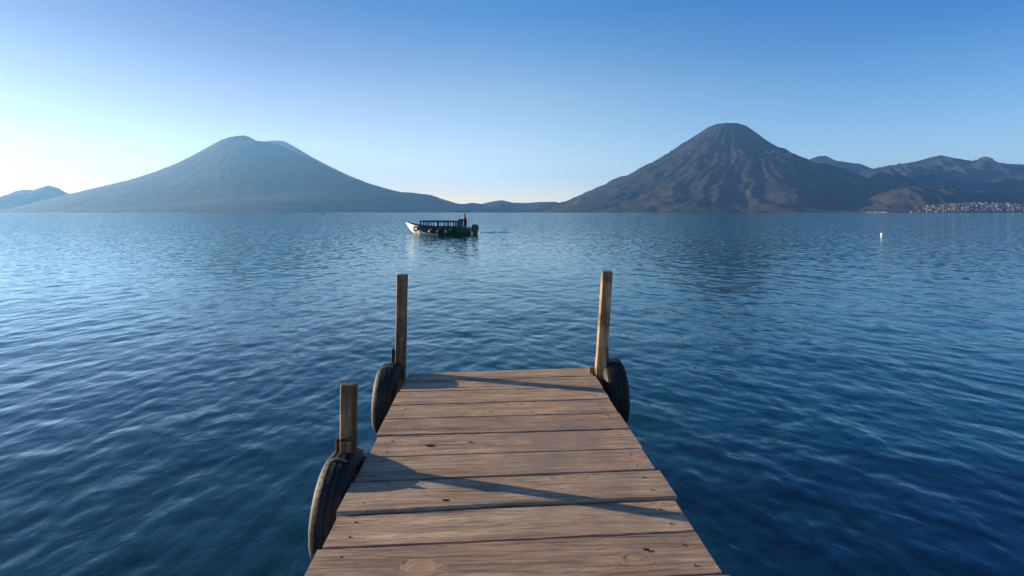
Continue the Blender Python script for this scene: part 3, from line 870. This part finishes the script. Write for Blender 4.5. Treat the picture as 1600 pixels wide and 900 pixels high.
    # fenders on the near side
    for px, z, mt in ((676, .30, M_FEND), (688.5, .29, M_FEND), (701.5, .29, M_FEND)):
        b, g, k = st(px)
        bm = bmesh.new(); bmesh.ops.create_uvsphere(bm, u_segments=12, v_segments=8, radius=.12)
        for v in bm.verts: v.co = Vector((v.co.x, v.co.y * .7, v.co.z * 1.25))
        f = from_bm('fender', bm, mt, t, (X(px), -(b + .08), z), True)
        bm = bmesh.new(); bm_bar(bm, (0, 0, .18), (0, .03, g - z), .01, seg=5); from_bm('fender_rope', bm, M_BLACK, f)
    for px in (653, 682, 695, 713):
        b, g, k = st(px)
        bm = bmesh.new(); R_, r_ = .19, .065
        rings = []
        for a in range(18):
            A = 2 * PI * a / 18
            rings.append([bm.verts.new(((R_ + r_ * math.cos(B)) * math.cos(A), r_ * math.sin(B), (R_ + r_ * math.cos(B)) * math.sin(A))) for B in [2 * PI * q / 8 for q in range(8)]])
        for a in range(18):
            for q in range(8): bm.faces.new((rings[a][q], rings[a][(q + 1) % 8], rings[(a + 1) % 18][(q + 1) % 8], rings[(a + 1) % 18][q]))
        bmesh.ops.recalc_face_normals(bm, faces=bm.faces)
        from_bm('tyre_fender', bm, M_BLACK, t, (X(px), -(b + .075), g - .30), True)
    # outboard
    mo = bmesh.new()
    prof = [(-.22, .26), (-.30, .46), (-.29, .76), (-.18, .91), (.05, .94), (.24, .88), (.31, .72), (.30, .46), (.22, .26)]
    fr = [mo.verts.new((X(743) + x, -.20, z)) for x, z in prof]; bk = [mo.verts.new((X(743) + x, .20, z)) for x, z in prof]
    n = len(prof)
    for q in range(n): mo.faces.new((fr[q], fr[(q + 1) % n], bk[(q + 1) % n], bk[q]))
    mo.faces.new(fr); mo.faces.new(bk[::-1]); bmesh.ops.recalc_face_normals(mo, faces=mo.faces); bevel(mo, .04, 2)
    cow = from_bm('outboard_motor', mo, M_MOTOR, t)
    bm = bmesh.new(); bm_box(bm, (X(743.5), 0, .20), (.40, .22, .44)); bm_box(bm, (X(741), 0, .42), (.30, .25, .08)); bm_box(bm, (X(743.5), 0, -.16), (.36, .05, .22))
    from_bm('motor_leg', bm, M_MOTOR, cow)
    return t, X

BOAT, BX = boat()

# ------------------------------------------------------------------ person at the helm
def person():
    m4 = Matrix.LocRotScale(BOAT.location, BOAT.rotation_euler, None)
    V, E, Rr = [], [], []
    def vert(p, r, par=None):
        V.append(p); Rr.append(r if isinstance(r, tuple) else (r, r))
        if par is not None: E.append((par, len(V) - 1))
        return len(V) - 1
    # local: facing -X (the bow), feet on the floor at z 0
    pel = vert((0, 0, .93), (.135, .15)); bel = vert((-.01, 0, 1.06), (.12, .14), pel); che = vert((-.03, 0, 1.28), (.15, .20), bel)
    nb = vert((-.04, 0, 1.43), (.07, .09), che); nk = vert((-.055, 0, 1.49), .052, nb)
    h1 = vert((-.07, 0, 1.56), (.078, .066), nk); h2 = vert((-.075, 0, 1.64), (.092, .076), h1); h3 = vert((-.068, 0, 1.71), (.062, .055), h2)
    vert((-.170, 0, 1.605), .016, h1)
    for s in (-1, 1):
        hp = vert((0, s * .10, .88), (.085, .085), pel)
        kn = vert((-.03 - .04 * s, s * .12, .50), .058, hp); an = vert((.02 - .05 * s, s * .13, .09), .040, kn)
        vert((-.15 - .05 * s, s * .15, .035), .034, an)
        sh = vert((-.03, s * .19, 1.39), .058, che)
        el = vert((-.10 + .12 * s, s * .30, 1.14), .050, sh)
        wr = vert((-.33, s * .19, 1.20), .030, el)
        pm = vert((-.395, s * .15, 1.215), (.020, .032), wr)
        for q, (dy, ln) in enumerate(((-.026, .055), (-.009, .064), (.009, .060), (.025, .048))):
            a = vert((-.43, s * .15 + dy, 1.222), .010, pm); vert((-.43 - ln * .6, s * .15 + dy, 1.20), .008, a)
        th = vert((-.385, s * .115, 1.225), .011, pm); vert((-.42, s * .10, 1.215), .009, th)
    me = bpy.data.meshes.new('person_cage'); me.from_pydata(V, E, [])
    tmp = bpy.data.objects.new('person_cage', me); COL.objects.link(tmp)
    sk = tmp.modifiers.new('skin', 'SKIN'); sb = tmp.modifiers.new('sub', 'SUBSURF'); sb.levels = 2
    for i, r in enumerate(Rr): me.skin_vertices[0].data[i].radius = r
    me.skin_vertices[0].data[0].use_root = True
    dg = bpy.context.evaluated_depsgraph_get(); dg.update()
    body = bpy.data.meshes.new_from_object(tmp.evaluated_get(dg))
    bpy.data.objects.remove(tmp); bpy.data.meshes.remove(me)
    body.name = 'person'; body.materials.clear()
    o = obj('person', body, [flat('skin', (0.13, 0.065, 0.04), 0.5, 0.4), flat('dark_jacket', (0.010, 0.012, 0.018), 0.85, 0.2), flat('dark_trousers', (0.02, 0.025, 0.035), 0.85, 0.2)], smooth=True)
    for p in body.polygons:
        c = p.center
        p.material_index = 2 if c.z < .95 else (0 if (c.z > 1.48 or (c.x < -.34 and c.z < 1.3)) else 1)
    # hair
    bm = bmesh.new(); bmesh.ops.create_uvsphere(bm, u_segments=14, v_segments=10, radius=1)
    for v in bm.verts: v.co = Vector((v.co.x * .105 - .058, v.co.y * .09, v.co.z * .085 + 1.675))
    bmesh.ops.delete(bm, geom=[v for v in bm.verts if v.co.z < 1.60 or (v.co.x < -.13 and v.co.z < 1.69)], context='VERTS')
    from_bm('hair', bm, flat('black_hair', (0.006, 0.005, 0.005), 0.6, 0.3), o, smooth=True)
    p = m4 @ Vector((BX(728), -.1, .14))
    o.location = p; o.rotation_euler = (0, 0, BOAT.rotation_euler.z + math.radians(38))
    tag(o, 'person in dark clothes standing at the helm of the passenger boat', 'person')
person()

# ------------------------------------------------------------------ buoy and a far boat
def lathe(name, prof, mat, parent, seg=16):
    bm = bmesh.new(); rows = [[bm.verts.new((r * math.cos(2 * PI * k / seg), r * math.sin(2 * PI * k / seg), z)) for k in range(seg)] for r, z in prof]
    for a, b in zip(rows, rows[1:]):
        for k in range(seg): bm.faces.new((a[k], a[(k + 1) % seg], b[(k + 1) % seg], b[k]))
    bm.faces.new(rows[0][::-1]); bm.faces.new(rows[-1])
    return from_bm(name, bm, mat, parent, smooth=True)
bu = empty('buoy', at(1377.5, 366.5, 0)); bu.scale = (.72, .72, .72)
tag(bu, 'small round white buoy floating alone on the right of the lake', 'buoy')
lathe('float', [(.04, -.11), (.10, -.08), (.13, 0), (.13, .06), (.10, .14), (.05, .18), (.025, .19)], M_WHITE, bu)
lathe('ring', [(.02, .19), (.035, .20), (.035, .23), (.015, .24)], M_BLACK, bu, 10)

def far_boat():
    p = at(505, 334.2, 0)
    t = empty('small_boat', p, -YAW)
    tag(t, 'tiny dark boat far away under the left volcano', 'boat')
    bm = bmesh.new(); rows = []
    for x, b, g, k in ((-3.4, .05, 1.2, .7), (-2.4, .6, .9, -.1), (0, .9, .7, -.2), (3.0, .8, .7, -.2)):
        rows.append([bm.verts.new((x, y, z)) for y, z in ((0, k), (-b * .8, k + .2), (-b, g), (-b * .9, g), (0, k + .3), (b * .9, g), (b, g), (b * .8, k + .2))])
    for a, b in zip(rows, rows[1:]):
        for q in range(8): bm.faces.new((a[q], a[(q + 1) % 8], b[(q + 1) % 8], b[q]))
    bm.faces.new(rows[0]); bm.faces.new(rows[-1][::-1]); bmesh.ops.recalc_face_normals(bm, faces=bm.faces)
    from_bm('hull', bm, M_GREEN, t)
    bm = bmesh.new(); bm_box(bm, (0.3, 0, 1.55), (3.6, 1.5, .08))
    from_bm('roof', bm, M_NAVY, t)
    for x in (-1.4, 2.0):
        for s in (-.6, .6):
            bar_obj('roof_post', (x, s, .5), (x, s, 1.52), .04, M_FRAME, t)
far_boat()

# ------------------------------------------------------------------ HAZE
def haze():
    bm = bmesh.new(); bm_box(bm, (0, 4000, 1100), (46000, 50000, 2400))
    m = bpy.data.materials.new('haze'); m.use_nodes = True; t = m.node_tree; t.nodes.clear()
    pv = t.nodes.new('ShaderNodeVolumePrincipled'); o = t.nodes.new('ShaderNodeOutputMaterial')
    pv.inputs['Density'].default_value = HAZE; pv.inputs['Density Attribute'].default_value = ''
    pv.inputs['Color Attribute'].default_value = ''; pv.inputs['Temperature Attribute'].default_value = ''
    pv.inputs['Color'].default_value = (0.22, 0.50, 0.94, 1); pv.inputs['Anisotropy'].default_value = 0.4
    t.links.new(pv.outputs[0], o.inputs['Volume'])
    try: m.cycles.homogeneous_volume = True
    except Exception: pass
    h = from_bm('haze', bm, m)
    tag(h, kind='stuff')
haze()
